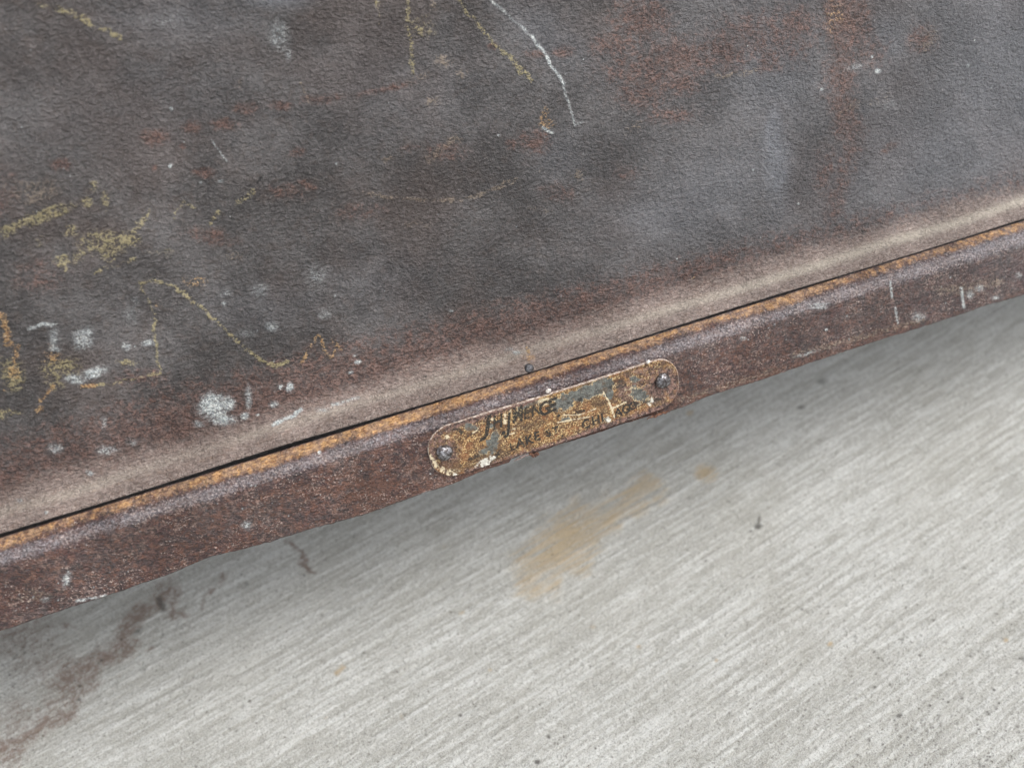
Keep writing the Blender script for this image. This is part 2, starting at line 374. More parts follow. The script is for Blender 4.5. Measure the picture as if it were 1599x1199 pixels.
white = np.clip(brk, .90, 1.1)*marks(P+(Pj-P)*.5, [
 ('L', [(762, -4), (800, 30), (832, 58)], 4, .62), ('L', [(832, 58), (860, 100), (880, 130)], 4.6, .82), ('L', [(880, 130), (889, 165), (897, 195), (910, 191)], 3.4, .7),
 ('L', [(848, 199), (855, 205), (862, 208)], 4, .95), ('B', 437, 60, 24, 38, .52), ('B', 450, 85, 10, 16, .56),
 ('B', 333, 635, 26, 24, .98), ('B', 350, 655, 26, 12, .8), ('B', 310, 662, 12, 6, .75), ('B', 388, 620, 7, 24, .8), ('B', 382, 650, 9, 8, 1.0), ('B', 356, 632, 14, 14, .8),
 ('B', 427, 632, 8, 7, .85), ('B', 453, 605, 8, 10, .85), ('B', 437, 603, 5, 5, .8), ('L', [(425, 663), (455, 650), (470, 639)], 5, .85), ('B', 402, 648, 4, 3, .8),
 ('B', 84, 528, 12, 24, .66), ('L', [(45, 513), (65, 507), (86, 506)], 4.5, .82), ('B', 85, 545, 14, 6, .78), ('B', 128, 530, 24, 24, .58), ('B', 135, 520, 14, 14, .62),
 ('B', 150, 581, 26, 9, .86, -15), ('B', 115, 592, 22, 9, .72), ('B', 232, 536, 14, 7, .66), ('B', 198, 541, 9, 9, .62), ('B', 205, 490, 22, 24, .46), ('B', 212, 470, 9, 8, .55),
 ('B', 405, 452, 20, 18, .54), ('B', 350, 458, 14, 10, .5), ('B', 350, 474, 6, 6, .62), ('B', 424, 510, 16, 9, .66), ('B', 385, 520, 25, 12, .42), ('B', 490, 430, 32, 40, .40), ('B', 510, 490, 20, 14, .42),
 ('B', 88, 700, 18, 10, .66), ('B', 165, 703, 24, 12, .64), ('B', 92, 698, 6, 6, .72), ('B', 205, 690, 12, 10, .5), ('B', 162, 660, 6, 14, .6), ('B', 140, 738, 10, 5, .7), ('B', 30, 780, 8, 5, .6),
 ('B', 560, 566, 7, 4, .9), ('B', 548, 583, 6, 4, .7), ('B', 553, 556, 4, 3, .7), ('B', 806, 550, 9, 5, .75), ('B', 795, 545, 14, 5, .55), ('L', [(520, 633), (560, 620)], 5, .6), ('B', 505, 640, 16, 6, .5),
 ('B', 704, 485, 7, 3, .7), ('B', 1205, 100, 5, 4, .4), ('B', 1370, 112, 7, 4, .9), ('B', 1283, 140, 4, 3.5, .95), ('B', 1362, 88, 2.6, 3, .95), ('B', 1512, 103, 3.5, 3.5, .85), ('B', 1522, 63, 2.6, 2.6, .85),
 ('B', 1503, 64, 2.2, 2.2, .85), ('B', 267, 171, 3.6, 3.4, 1.1), ('B', 266, 259, 2.6, 3.4, 1.1), ('B', 313, 286, 3, 3, 1.1), ('B', 525, 256, 2.6, 2.6, 1.0), ('L', [(332, 218), (342, 235), (354, 253)], 2.2, .62),
 ('B', 344, 284, 6, 4, .55), ('B', 779, 211, 2.5, 2.5, .9), ('B', 1177, 267, 2.5, 2.5, .9), ('B', 1247, 319, 2.5, 2.5, .8), ('B', 260, 30, 75, 26, .36), ('B', 300, 60, 50, 30, .30), ('B', 1335, 105, 26, 6, .5, -15),
 ('B', 1570, 120, 60, 110, .26), ('B', 1590, 60, 30, 60, .26), ('B', 1390, 165, 60, 16, .34, -10), ('B', 72, 801, 4, 3, .9), ('B', 104, 806, 5, 4, 1.0), ('B', 358, 338, 2, 2, .8)])
LW = 1.0
# scattered tiny pale specks
for _ in range(90):
    cx, cy = rng.uniform(0, 1599), rng.uniform(0, 640)
    if cy < 740-.31*cx:
        r_ = rng.uniform(1.2, 2.0); m = (np.abs(P[:, 0]-cx) < 8) & (np.abs(P[:, 1]-cy) < 8)
        if m.any(): white[m] = np.maximum(white[m], blob_mask(P[m], cx, cy, r_, r_, rng.uniform(.55, .95)))
rust = marks(P, [
 ('B', 242, 215, 26, 16, .72), ('B', 300, 198, 18, 12, .66), ('B', 350, 195, 24, 12, .7), ('B', 385, 168, 24, 12, .62), ('B', 440, 165, 20, 10, .62), ('B', 500, 155, 40, 10, .58, -5),
 ('B', 95, 257, 20, 12, .66), ('B', 318, 270, 20, 10, .7), ('B', 240, 262, 6, 6, .6), ('B', 285, 228, 8, 6, .6), ('B', 465, 238, 14, 10, .6), ('B', 482, 290, 20, 12, .55, 30),
 ('B', 600, 140, 60, 7, .58, -12), ('B', 800, 225, 12, 14, .55), ('B', 835, 222, 30, 22, .66), ('B', 770, 73, 12, 6, .66), ('B', 880, 82, 20, 12, .66), ('B', 835, 85, 24, 10, .5),
 ('B', 1065, 90, 70, 40, .66), ('B', 1000, 30, 60, 40, .62), ('B', 960, 70, 50, 26, .55), ('B', 1130, 80, 50, 40, .6), ('B', 1240, 40, 40, 40, .6), ('B', 1060, 130, 40, 22, .64), ('B', 1200, 95, 24, 24, .6),
 ('L', [(1318, 0), (1312, 120), (1322, 200)], 26, .62), ('L', [(1340, 200), (1300, 330)], 22, .45), ('B', 1190, 60, 120, 60, .5), ('B', 1020, 110, 110, 50, .5), ('B', 1320, 30, 44, 50, .80), ('B', 1310, 120, 34, 70, .52), ('B', 1440, 60, 30, 30, .55), ('B', 1360, 80, 40, 40, .45), ('B', 1000, 150, 50, 30, .5), ('B', 975, 140, 12, 8, .6),
 ('B', 700, 235, 40, 20, .5), ('B', 980, 270, 26, 16, .45), ('B', 330, 370, 60, 16, .5, 10), ('B', 560, 330, 60, 20, .42), ('B', 450, 300, 60, 20, .4), ('B', 60, 430, 60, 40, .40), ('B', 640, 230, 18, 8, .55),
 ('B', 870, 300, 40, 20, .42), ('B', 1050, 180, 60, 20, .45), ('B', 0, 300, 50, 60, .38), ('B', 220, 590, 60, 20, .5), ('B', 1290, 270, 30, 60, .42), ('B', 1390, 230, 26, 9, .5, -30)])
near = np.exp(-((s_-c_s-.003)/(.0125+.006*sstep(.1, -.15, x_)))**2)
xr = sstep(.26, -.05, x_)
rust = np.maximum(rust, near*(.34+.40*xr)+wob*.1*near)
rust = np.maximum(rust, .50*sstep(.02, -.2, x_)*sstep(.06, .015, s_)*(.6+.8*fbm(x_*30, s_*30, 3, 222)))
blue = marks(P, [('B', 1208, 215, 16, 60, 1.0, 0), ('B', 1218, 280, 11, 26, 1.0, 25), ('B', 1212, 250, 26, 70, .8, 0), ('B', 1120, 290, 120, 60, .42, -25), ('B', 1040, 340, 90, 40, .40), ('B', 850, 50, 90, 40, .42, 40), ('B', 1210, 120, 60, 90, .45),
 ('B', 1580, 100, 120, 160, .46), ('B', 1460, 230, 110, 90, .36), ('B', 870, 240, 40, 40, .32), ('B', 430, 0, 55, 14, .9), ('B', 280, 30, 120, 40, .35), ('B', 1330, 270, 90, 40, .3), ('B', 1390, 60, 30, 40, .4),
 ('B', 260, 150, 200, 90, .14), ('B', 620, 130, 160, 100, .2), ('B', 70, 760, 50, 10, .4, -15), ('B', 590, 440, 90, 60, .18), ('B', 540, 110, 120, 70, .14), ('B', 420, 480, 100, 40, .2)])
blue = np.clip(blue + .36*sstep(600, 1500, P[:, 0])*(.5+fbm(x_*18, s_*18, 3, 210)), 0, 1)  # painted sky sheen, growing towards the right
dust = (1-sstep(c_s-.0060, c_s+.0095, s_+wob*.005))*(.86+.3*(fbm(x_*60, s_*300, 3, 41)))
dust = np.where(s_ < -.0002, .1, dust)
crest_highlight = np.exp(-((s_-fl_s*.92-wob*.003)/.0024)**2)*(.42+.58*sstep(-.02, .2, x_))*(.6+.7*fbm(x_*40, s_*60, 3, 220))  # painted highlight band on the rolled flange, stronger at right
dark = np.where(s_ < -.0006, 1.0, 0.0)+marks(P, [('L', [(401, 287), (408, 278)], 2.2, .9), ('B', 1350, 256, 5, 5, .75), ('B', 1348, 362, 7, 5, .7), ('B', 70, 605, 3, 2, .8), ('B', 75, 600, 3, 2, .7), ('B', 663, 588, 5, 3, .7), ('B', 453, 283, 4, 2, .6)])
orange = marks(P, [('B', 826, 560, 12, 9, .6), ('L', [(30, 798), (330, 715)], 4, .25)])
me = np_mesh('panel', V, grid_faces(nu, nv), True, dict(yellow=yellow, tan=tan, ochre=ochre, white=white, rust=rust, blue=blue, dust=dust, dark=dark, orange=orange, crest_highlight=crest_highlight))
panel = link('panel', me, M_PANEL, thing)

# --- lower rail: rim, rolled bend, face, sheet edge and the side turned inward
outer = resample([p_rim1, p_rim0, p_b1, p_ft, p_bot], .0004, 0)
for _ in range(14):
    o = outer.copy(); o[1:-1] = .25*outer[:-2]+.5*outer[1:-1]+.25*outer[2:]; outer = o
so = np.concatenate([[0], np.cumsum(np.linalg.norm(np.diff(outer, axis=0), axis=1))])
inn = np.array([[.0008, -.0002], [.0014, .0004], [.0018, .0015]])
up = dirv(EL_FACE)[1:]
prof = np.concatenate([[p_rim1+[.004, -.012], p_rim1+[.0030, -.004], p_rim1+[.0010, -.0004]], outer, p_bot+inn, [p_bot+[.0018, 0]+up*.015]])
ds = np.concatenate([[-.014, -.005, -.001], so, so[-1]+np.array([.0008, .0016, .0026, .02])])
nv = len(prof); X, I = np.meshgrid(XS, np.arange(nv), indexing='ij')
Y = prof[I, 0].copy(); Z = prof[I, 1].copy(); SS = ds[I]
sB = so[-1]; s_ft = np.interp(0, [0], [0]) + np.linalg.norm(p_rim0-p_rim1)+np.linalg.norm(p_b1-p_rim0)+np.linalg.norm(p_ft-p_b1)
rimw = np.linalg.norm(p_rim0-p_rim1)
g = np.gradient(prof, axis=0); g /= np.linalg.norm(g, axis=1)[:, None]
NY = g[I, 1]; NZ = -g[I, 0]
onf = sstep(-.0005, .003, SS)*(1-sstep(sB-.0005, sB+.001, SS))
d = ((fbm(X*60, SS*120, 3, 51)-.5)*.0010 + (fbm(X*300, SS*300, 3, 55)-.5)*.00045)*onf + (fbm(X*18, SS*10, 2, 57)-.5)*.0012*onf
Y += NY*d; Z += NZ*d
# the lower edge is eaten by rust and dented
pe = project(np.stack([X[:, 0], np.full(len(XS), p_bot[0]), np.full(len(XS), p_bot[1])], -1))[:, 0]
bite = (fbm(XS*40, XS*0, 3, 61)-.5)*.0012 + (fbm(XS*500, XS*0+4, 2, 66)-.5)*.00045
bite += -.0016*np.exp(-((pe-560)/70)**2) + .0014*np.exp(-((pe-330)/40)**2) - .0009*np.exp(-((pe-690)/40)**2)
bite += .0011*sstep(795, 800, pe)*(1-sstep(826, 832, pe)) + .0005*np.exp(-((pe-880)/30)**2) - .0007*np.exp(-((pe-1060)/40)**2)
wgt = sstep(sB-.004, sB, SS)
b2 = bite[:, None]*wgt*(SS < sB+.01)
Y += up[0]*b2; Z += up[1]*b2
V = np.stack([X, Y, Z], -1).reshape(-1, 3); P = project(V); s_ = SS.ravel(); x_ = V[:, 0]
wob = fbm(x_*45, x_*0+2, 3, 71)-.5
orange = (1-sstep(rimw*.45, rimw*1.5, s_+wob*.0030))*(.56+.35*(fbm(x_*22, s_*50, 3, 73)))
orange = orange*(1-.30*sstep(.0, .2, x_))*(.68+.6*fbm(x_*28, x_*0+6, 3, 230))
orange = np.where(s_ < -.0008, 0, orange)
orange = np.maximum(orange, marks(P, [('B', 1275, 452, 26, 8, .95, -17), ('L', [(560, 680), (860, 580)], 8, .85)]))
bd = np.exp(-((s_-(rimw+s_ft)*.5)/.0030)**2)  # band of the bend that carries the painted highlight
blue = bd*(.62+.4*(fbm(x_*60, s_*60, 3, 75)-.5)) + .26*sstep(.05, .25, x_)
dust = np.clip(bd*.32*(.6+.8*fbm(x_*90, s_*90, 3, 76)), 0, 1)
rust = .35+.4*(fbm(x_*20, s_*30, 4, 77)-.5)+.3*np.exp(-((s_-sB)/.004)**2)*sstep(-.15, .02, x_) + marks(P, [('B', 560, 770, 60, 30, .3), ('B', 1060, 600, 20, 20, .3), ('B', 1180, 560, 90, 30, .15), ('B', 740, 748, 40, 9, .4, -17)])
rust -= .2*sstep(.08, .2, x_)
white = marks(P, [('L', [(1390, 440), (1393, 465)], 2.6, .72), ('L', [(1398, 480), (1402, 505)], 2.8, .66), ('L', [(1501, 450), (1505, 480)], 3.2, .8), ('B', 1515, 460, 8, 12, .6), ('B', 1280, 478, 24, 9, .58), ('B', 1530, 450, 10, 8, .6),
  ('B', 1435, 495, 16, 12, .56), ('B', 1260, 552, 26, 4, .6, -17), ('B', 1554, 465, 9, 4, .7), ('B', 1590, 430, 9, 7, .55), ('B', 104, 905, 9, 16, .66, 20), ('B', 385, 820, 12, 10, .6), ('L', [(400, 858), (450, 846)], 3.5, .75),
  ('B', 500, 828, 4, 3, .95), ('L', [(120, 938), (165, 930)], 3.5, .68), ('B', 665, 772, 22, 5, .8, -17), ('B', 70, 935, 12, 8, .5), ('B', 499, 706, 3.2, 3.2, 1.1), ('B', 1160, 528, 8, 5, .6), ('B', 1290, 515, 3, 3, .9), ('B', 860, 600, 30, 3, .4)])
for _ in range(110):
    cx = rng.uniform(0, 1599); cy = 850-.31*cx+rng.uniform(15, 115)
    m = (np.abs(P[:, 0]-cx) < 8) & (np.abs(P[:, 1]-cy) < 8); r_ = rng.uniform(1.1, 2.2)
    if m.any(): white[m] = np.maximum(white[m], blob_mask(P[m], cx, cy, r_, r_, rng.uniform(.5, .9)))
tan = marks(P, [('L', [(1470, 455), (1560, 440)], 9, .5), ('L', [(1240, 555), (1440, 500)], 6, .5), ('B', 1510, 455, 30, 10, .55), ('L', [(1060, 625), (1220, 575)], 6, .42), ('B', 50, 930, 40, 14, .4)])
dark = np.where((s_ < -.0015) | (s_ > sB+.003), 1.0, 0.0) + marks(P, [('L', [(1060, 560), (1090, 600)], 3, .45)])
z = np.zeros_like(x_)
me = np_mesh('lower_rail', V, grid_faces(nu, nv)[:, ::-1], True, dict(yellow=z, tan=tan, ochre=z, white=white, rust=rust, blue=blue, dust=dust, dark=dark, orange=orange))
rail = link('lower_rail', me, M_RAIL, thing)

# --- wall added behind the slit to block light leaking through
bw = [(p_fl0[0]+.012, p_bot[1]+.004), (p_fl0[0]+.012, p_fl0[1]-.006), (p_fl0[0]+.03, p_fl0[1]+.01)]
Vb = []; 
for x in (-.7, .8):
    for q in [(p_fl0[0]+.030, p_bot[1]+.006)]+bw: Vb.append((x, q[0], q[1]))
me = np_mesh('slit_light_block', Vb, [(0, 4, 5, 1), (1, 5, 6, 2), (2, 6, 7, 3)], False)
link('slit_light_block', me, M_INSIDE, thing)

# ---------------------------------------------------------------- nameplate
nf = np.array(nface); uf = dirv(EL_FACE)
def on_face(px, py, off=0.0):
    q = hit_plane(px, py, face0+nf*off, nf); return q[0], float(np.dot(q-face0, uf))
PL_OFF = .0016
xl = on_face(668, 703, PL_OFF)[0]; xr_ = on_face(1061, 608, PL_OFF)[0]
bt = on_face(855, 697.5, PL_OFF)[1]; tp = on_face(855, 616.5, PL_OFF)[1]
cx0, cb0 = (xl+xr_)/2, (bt+tp)/2; hx, hb = (xr_-xl)/2, (tp-bt)/2
print('plate', cx0, cb0, hx, hb)
rad = hb*.86
# stadium-like outline, filled by rings so that it can carry marks and curl
na = 360
ang = np.linspace(0, 2*math.pi, na, endpoint=False)
def outline(hx, hb, r):
    pts = []
    for (sx, sy, a0) in ((1, 1, 0), (-1, 1, 90), (-1, -1, 180), (1, -1, 270)):
        for a in np.linspace(a0, a0+90, 26):
            pts.append((sx*(hx-r)+r*math.cos(R(a)), sy*(hb-r)+r*math.sin(R(a))))
    return pts
def resample_closed(pts, n):
    p = np.array(pts+[pts[0]]); s = np.concatenate([[0], np.cumsum(np.linalg.norm(np.diff(p, axis=0), axis=1))])
    q = np.linspace(0, s[-1], n, endpoint=False)
    return np.stack([np.interp(q, s, p[:, 0]), np.interp(q, s, p[:, 1])], 1)
OUT = resample_closed(outline(hx, hb, rad), 420)
NR = 44
def plate_lift(x, b):       # gentle warp of the tin, metres out of the face
    return .00035*np.sin(x*70+1.2)+.0003*(np.abs(b)/hb)**2*np.sin(x*40) + (fbm(x*220+9, b*220+9, 3, 83)-.5)*.00030
rings = []
for k_ in range(NR+1):
    f = k_/NR
    # shrink towards the centre line, not a point
    q = OUT.copy(); line = np.stack([np.clip(OUT[:, 0], -(hx-rad*.98), hx-rad*.98), np.zeros(len(OUT))], 1)
    rings.append(line + (q-line)*max(f, .004))
G = np.array(rings)          # NR+1, 420, 2
xx, bb = G[..., 0], G[..., 1]
f = np.linspace(0, 1, NR+1)[:, None]
off = PL_OFF + plate_lift(xx, bb)
# rolled rims: faint raised border then the edge falls off
off = off + .00025*np.exp(-((f-.965)/.03)**2)
W = face0 + nf*off[..., None] + uf*(cb0+bb)[..., None] + np.array([1, 0, 0])*(cx0+xx)[..., None]
edge1 = face0 + nf*(off[-1]-.0002)[:, None] + uf*(cb0+OUT[:, 1]*1.008)[:, None] + np.array([1, 0, 0])*(cx0+OUT[:, 0]*1.004)[:, None]
edge2 = edge1 - nf*.0011
W = np.concatenate([W, edge1[None], edge2[None]])
nr = W.shape[0]; nc = W.shape[1]
i = np.arange(nr-1)[:, None]*nc; j = np.arange(nc)[None, :]; j2 = (j+1) % nc
F = np.stack([(i+j).ravel(), (i+nc+j).ravel(), (i+nc+j2).ravel(), (i+j2).ravel()], 1)
V = W.reshape(-1, 3); P = project(V)
P0 = P.copy()
Pn = P + (np.stack([fbm(V[:, 0]*900, V[:, 2]*900, 3, 90), fbm(V[:, 0]*900+50, V[:, 2]*900, 3, 94)], 1)-.5)*9
peel = marks(Pn, [('B', 918, 612, 44, 13, 1.0, -17), ('B', 880, 628, 22, 13, 1.0, -17), ('B', 945, 598, 18, 12, .95), ('B', 950, 612, 9, 16, .9), ('B', 770, 690, 13, 22, .9, 20), ('B', 756, 704, 12, 10, .75), ('B', 735, 668, 15, 10, .8, 30), ('B', 768, 664, 8, 6, .8),
   ('B', 998, 616, 24, 14, .78, 20), ('B', 990, 592, 10, 8, .85), ('B', 882, 656, 14, 5, .75, -15), ('B', 945, 655, 9, 8, .6), ('B', 820, 636, 36, 5, .7, -17)])
rustm = marks(P, [('B', 697, 705, 22, 24, 1.0), ('B', 678, 700, 14, 34, .8), ('B', 1030, 602, 30, 34, 1.0), ('B', 1045, 600, 22, 34, 1.0), ('B', 985, 612, 34, 26, .8), ('L', [(672, 690), (690, 672), (720, 662)], 8, .8), ('L', [(672, 712), (700, 740)], 5, .55), ('L', [(730, 740), (870, 694), (960, 663), (1045, 634)], 8, 1.0),
   ('L', [(700, 668), (800, 632), (830, 625)], 9, .95), ('B', 1000, 580, 40, 8, .7, -17), ('B', 735, 665, 18, 10, .7)])
darkm = marks(Pn, [('B', 735, 679, 6, 4, .9, -20), ('B', 745, 674, 4, 5, .9), ('L', [(708, 672), (718, 670), (722, 675)], 2.5, .9), ('B', 733, 716, 6, 4, .85), ('B', 745, 712, 5, 4, .9), ('L', [(948, 607), (975, 600)], 4, .62), ('L', [(955, 598), (972, 594)], 3, .7),
   ('B', 906, 624, 4, 7, .95, 30), ('B', 916, 620, 3, 3, .9), ('L', [(900, 645), (912, 641)], 3, .95), ('B', 887, 629, 3, 3, .9), ('L', [(780, 704), (776, 712)], 4, .8), ('B', 1000, 585, 5, 4, .6), ('L', [(985, 633), (1030, 622)], 4, .7), ('L', [(815, 646), (835, 640)], 5, .7), ('L', [(870, 668), (878, 666)], 3, .5)])
pale = marks(P, [('L', [(942, 612), (950, 626), (956, 640), (960, 652)], 1.5, 1.1), ('L', [(956, 638), (967, 633), (978, 627)], 1.6, 1.1), ('L', [(790, 674), (805, 669)], 1.4, .9), ('L', [(785, 681), (806, 675)], 1.3, .8), ('L', [(880, 648), (904, 648), (930, 638)], 1.3, .75),
   ('L', [(700, 742), (690, 728)], 4, .65), ('B', 708, 738, 10, 7, .75), ('L', [(672, 712), (684, 730), (700, 740)], 4, .68), ('L', [(870, 660), (895, 655), (925, 650)], 1.4, .8), ('B', 850, 628, 12, 6, .95, -17), ('B', 698, 683, 4, 4, 1.0), ('B', 768, 654, 8, 3, .7), ('L', [(790, 645), (789, 660)], 3, .85), ('L', [(738, 676), (745, 672), (748, 665)], 1.4, .8)])
whitem = marks(P, [('B', 757, 722, 15, 5.5, 1.0, -25), ('B', 768, 715, 6, 5, .9), ('B', 710, 740, 6, 4, .7), ('B', 1013, 631, 4, 3, .8), ('B', 1018, 625, 3, 6, .8), ('B', 950, 655, 4, 5, .8)])
me = np_mesh('nameplate', V, F, True, dict(peel=peel, rust=rustm, dark=darkm, pale=pale, white=whitem))
plate = link('nameplate', me, M_PLATE, thing); me.materials.append(M_EDGE)
mi = np.zeros(len(F), np.int32); mi[-2*nc:] = 1; me.polygons.foreach_set('material_index', mi)
plate['label'] = 'flaking brass-coloured nameplate with rounded ends and worn black lettering'

def face_pt(x, b, off): return face0 + nf*off + uf*b + np.array([1, 0, 0])*x
# --- lettering: what is left of the printed words, one glyph at a time
def letter(ch, px, py, hpx, bold=0.0, shear=0.0, wid=1.0, rot=0):
    cu = bpy.data.curves.new('glyph', 'FONT'); cu.body = ch; cu.size = 1; cu.offset = bold; cu.shear = shear; cu.resolution_u = 4
    cu.align_x = 'CENTER'; cu.fill_mode = 'FRONT'
    o = bpy.data.objects.new('glyph', cu)
    dg = bpy.context.evaluated_depsgraph_get()
    me = bpy.data.meshes.new_from_object(o.evaluated_get(dg) if False else o)
    bpy.data.objects.remove(o)
    n = len(me.vertices); co = np.zeros(n*3, np.float32); me.vertices.foreach_get('co', co); co = co.reshape(-1, 3)
    h = .70
    x0, b0 = on_face(px, py, PL_OFF)
    sc = hpx/(FPX/DIST)/h
    c, s = math.cos(R(rot)), math.sin(R(rot))
    lx = co[:, 0]*wid; ly = (co[:, 1]-h*.5)
    X_ = x0+(lx*c-ly*s)*sc; B_ = b0+(lx*s+ly*c)*sc*1.12
    lf = plate_lift(X_-cx0, B_-cb0)
    Vn = face0 + nf*(PL_OFF+.00012+lf)[:, None] + uf*B_[:, None] + np.array([1, 0, 0])*X_[:, None]
    me.vertices.foreach_set('co', Vn.astype(np.float32).ravel()); me.update()
    for a_n in ('rust',):
        a = me.attributes.new(a_n, 'FLOAT', 'POINT'); a.data.foreach_set('value', np.full(n, .25 if px < 950 else .45, np.float32))
    o = link('letter', me, M_INK, plate); return o
for args in [('J', 757, 664, 27, .02, .35, 1.2), ('H', 775, 659, 20, .025, .35, .8), ('.', 784, 667, 22, .04, .2), ('J', 791, 660, 27, .02, .35, .8), ('M', 806, 647, 23, .02, .3, .72), ('E', 820, 645, 18, .01, .3, .8),
             ('N', 835, 640, 18, .01, .3, .8), ('G', 848, 637, 21, .03, .25, .85), ('E', 860, 632, 20, .035, .25, .95), ('.', 870, 640, 20, .03, .2)]:
    letter(*args)
for args in [('L', 800, 697, 12, .01), ('A', 812, 691, 14, .03), ('K', 826, 686, 14, .03), ('E', 838, 680, 13, .04), ('S', 856, 675, 12, .03), ('T', 867, 671, 12, .03), ('.', 877, 675, 12, .03),
             ('C', 914, 661, 14, .03), ('H', 930, 655, 14, .03), ('I', 940, 651, 14, .03), ('A', 965, 643, 14, .02), ('G', 977, 638, 14, .02), ('O', 988, 633, 13, .02)]:
    letter(*args)

# --- domed rivets
def dome(r, h, seed, n=28, m=10, skirt=True):
    Vd = []; rr = random.Random(seed)
    Vd.append((0, 0, h))
    for i in range(1, m+1):
        a = i/m*math.pi/2
        for j in range(n):
            t = 2*math.pi*j/n
            k_ = 1+.05*math.sin(3*t+seed)*math.sin(a)
            Vd.append((r*math.sin(a)*math.cos(t)*k_, r*math.sin(a)*math.sin(t)*k_, h*math.cos(a)**.85*(1+.03*math.sin(5*t+seed)) if i < m else -.0006))
    Fd = []
    tri = [(0, 1+j, 1+(j+1) % n) for j in range(n)]
    quads = [(1+i*n+j, 1+(i+1)*n+j, 1+(i+1)*n+(j+1) % n, 1+i*n+(j+1) % n) for i in range(m-1) for j in range(n)]
    me = bpy.data.meshes.new('rivet'); me.from_pydata(Vd, [], tri+quads); me.polygons.foreach_set('use_smooth', [True]*len(me.polygons))
    return me
def place(me, name, mat, parent, pos, n, up_, scale=1.0):
    zx = np.array(n); yx = np.array(up_); xx_ = np.cross(yx, zx)
    co = np.zeros(len(me.vertices)*3, np.float32); me.vertices.foreach_get('co', co); co = co.reshape(-1, 3)*scale
    Vn = np.array(pos) + co[:, :1]*xx_ + co[:, 1:2]*yx + co[:, 2:3]*zx
    me.vertices.foreach_set('co', Vn.astype(np.float32).ravel()); me.update()
    return link(name, me, mat, parent)
for (px, py, sd_) in ((694.5, 708.5, 1), (1036.5, 596, 4)):
    x, b = on_face(px, py, PL_OFF+.001)
    place(dome(.0034, .0026, sd_), 'rivet', M_RIVET, plate, face_pt(x, b, PL_OFF-.0001), nf, uf)
# small rivet in the flange, sitting in its punched hole
nfl = nrm(EL_FLANGE); q = hit_plane(826, 575, np.array([0, *p_fl0]), nfl)
riv = place(dome(.0019, .0011, 2, 20, 7), 'rivet', simple('dark_rivet', (.03, .028, .03), (.12, .12, .13), 900, .3, .5), thing, q+nfl*.00005, nfl, dirv(EL_FLANGE))
riv['label'] = 'small dark rivet in the dusty flange above the nameplate'

# --- curled rust scale along the eaten edge below the plate
def lump(pts, r, seed, name, mat, parent, label=None):
    rr = random.Random(seed); Vl = []; Fl = []; n = 7
    for i, p in enumerate(pts):
        f = i/(len(pts)-1); rad_ = r*(.35+.65*math.sin(math.pi*min(max(f, .06), .94)))*rr.uniform(.7, 1.25)
        for j in range(n):
            t = 2*math.pi*j/n
            k_ = rr.uniform(.65, 1.3)
            Vl.append(np.array(p)+nf*math.cos(t)*rad_*.55*k_+uf*math.sin(t)*rad_*k_)
    for i in range(len(pts)-1):
        for j in range(n): Fl.append((i*n+j, (i+1)*n+j, (i+1)*n+(j+1) % n, i*n+(j+1) % n))
    me = bpy.data.meshes.new(name); me.from_pydata([tuple(v) for v in Vl], [], Fl+[tuple(range(n))[::-1], tuple((len(pts)-1)*n+j for j in range(n))])
    me.update(); o = link(name, me, mat, parent)
    if label: o['label'] = label
    return o
def path_on_face(pl, off, n=14):
    pl = np.array(pl, float); s = np.linspace(0, len(pl)-1, n); out = []
    for t in s:
        i = min(int(t), len(pl)-2); p = pl[i]*(1-(t-i))+pl[i+1]*(t-i)
        x, b = on_face(p[0], p[1]+random.Random(int(t*10)).uniform(-.8, .8), off); out.append(face_pt(x, b, off))
    return out
lump(path_on_face([(803, 719), (812, 715), (822, 711), (829, 709)], .0008), .00055, 3, 'rust_scale', M_CRUMB and simple('grey_scale', (.12, .085, .075), (.32, .25, .23), 1100, .6), thing)
lump(path_on_face([(826, 709), (833, 711), (842, 708)], .0008, 12), .0011, 5, 'rust_scale', M_FLAKE, thing)
lump(path_on_face([(1010, 654), (1030, 647), (1046, 642)], .0008, 14), .0007, 8, 'rust_scale', M_FLAKE, thing)

# --- pale crumbs caught on the top edge of the plate
def crumb(px, py, off, r, seed, label):
    rr = np.random.default_rng(seed)
    import bmesh
    bm = bmesh.new(); bmesh.ops.create_icosphere(bm, subdivisions=3, radius=r)
    x, b = on_face(px, py, off); c = face_pt(x, b, off)
    for v in bm.verts:
        k_ = 1+.45*(float(vnoise(np.array([v.co.x/r*1.6+9+seed]), np.array([v.co.y/r*1.6+v.co.z/r+9]), 5)[0])-.5)
        v.co = Vector((v.co.x*k_, v.co.y*k_*.8, v.co.z*k_))
    me = bpy.data.meshes.new('crumb'); bm.to_mesh(me); bm.free()
    o = bpy.data.objects.new('crumb', me); col.objects.link(o); me.materials.append(M_CRUMB)
    o.location = tuple(c); o['label'] = label; o['category'] = 'crumb'; o['group'] = 'pale crumbs caught on the nameplate edge'
crumb(856.5, 610, .0016, .00110, 1, 'larger whitish crumb stuck at the middle of the nameplate top edge')
crumb(1012, 565, .0022, .00085, 5, 'small white crumb stuck on the nameplate top edge near the right rivet')

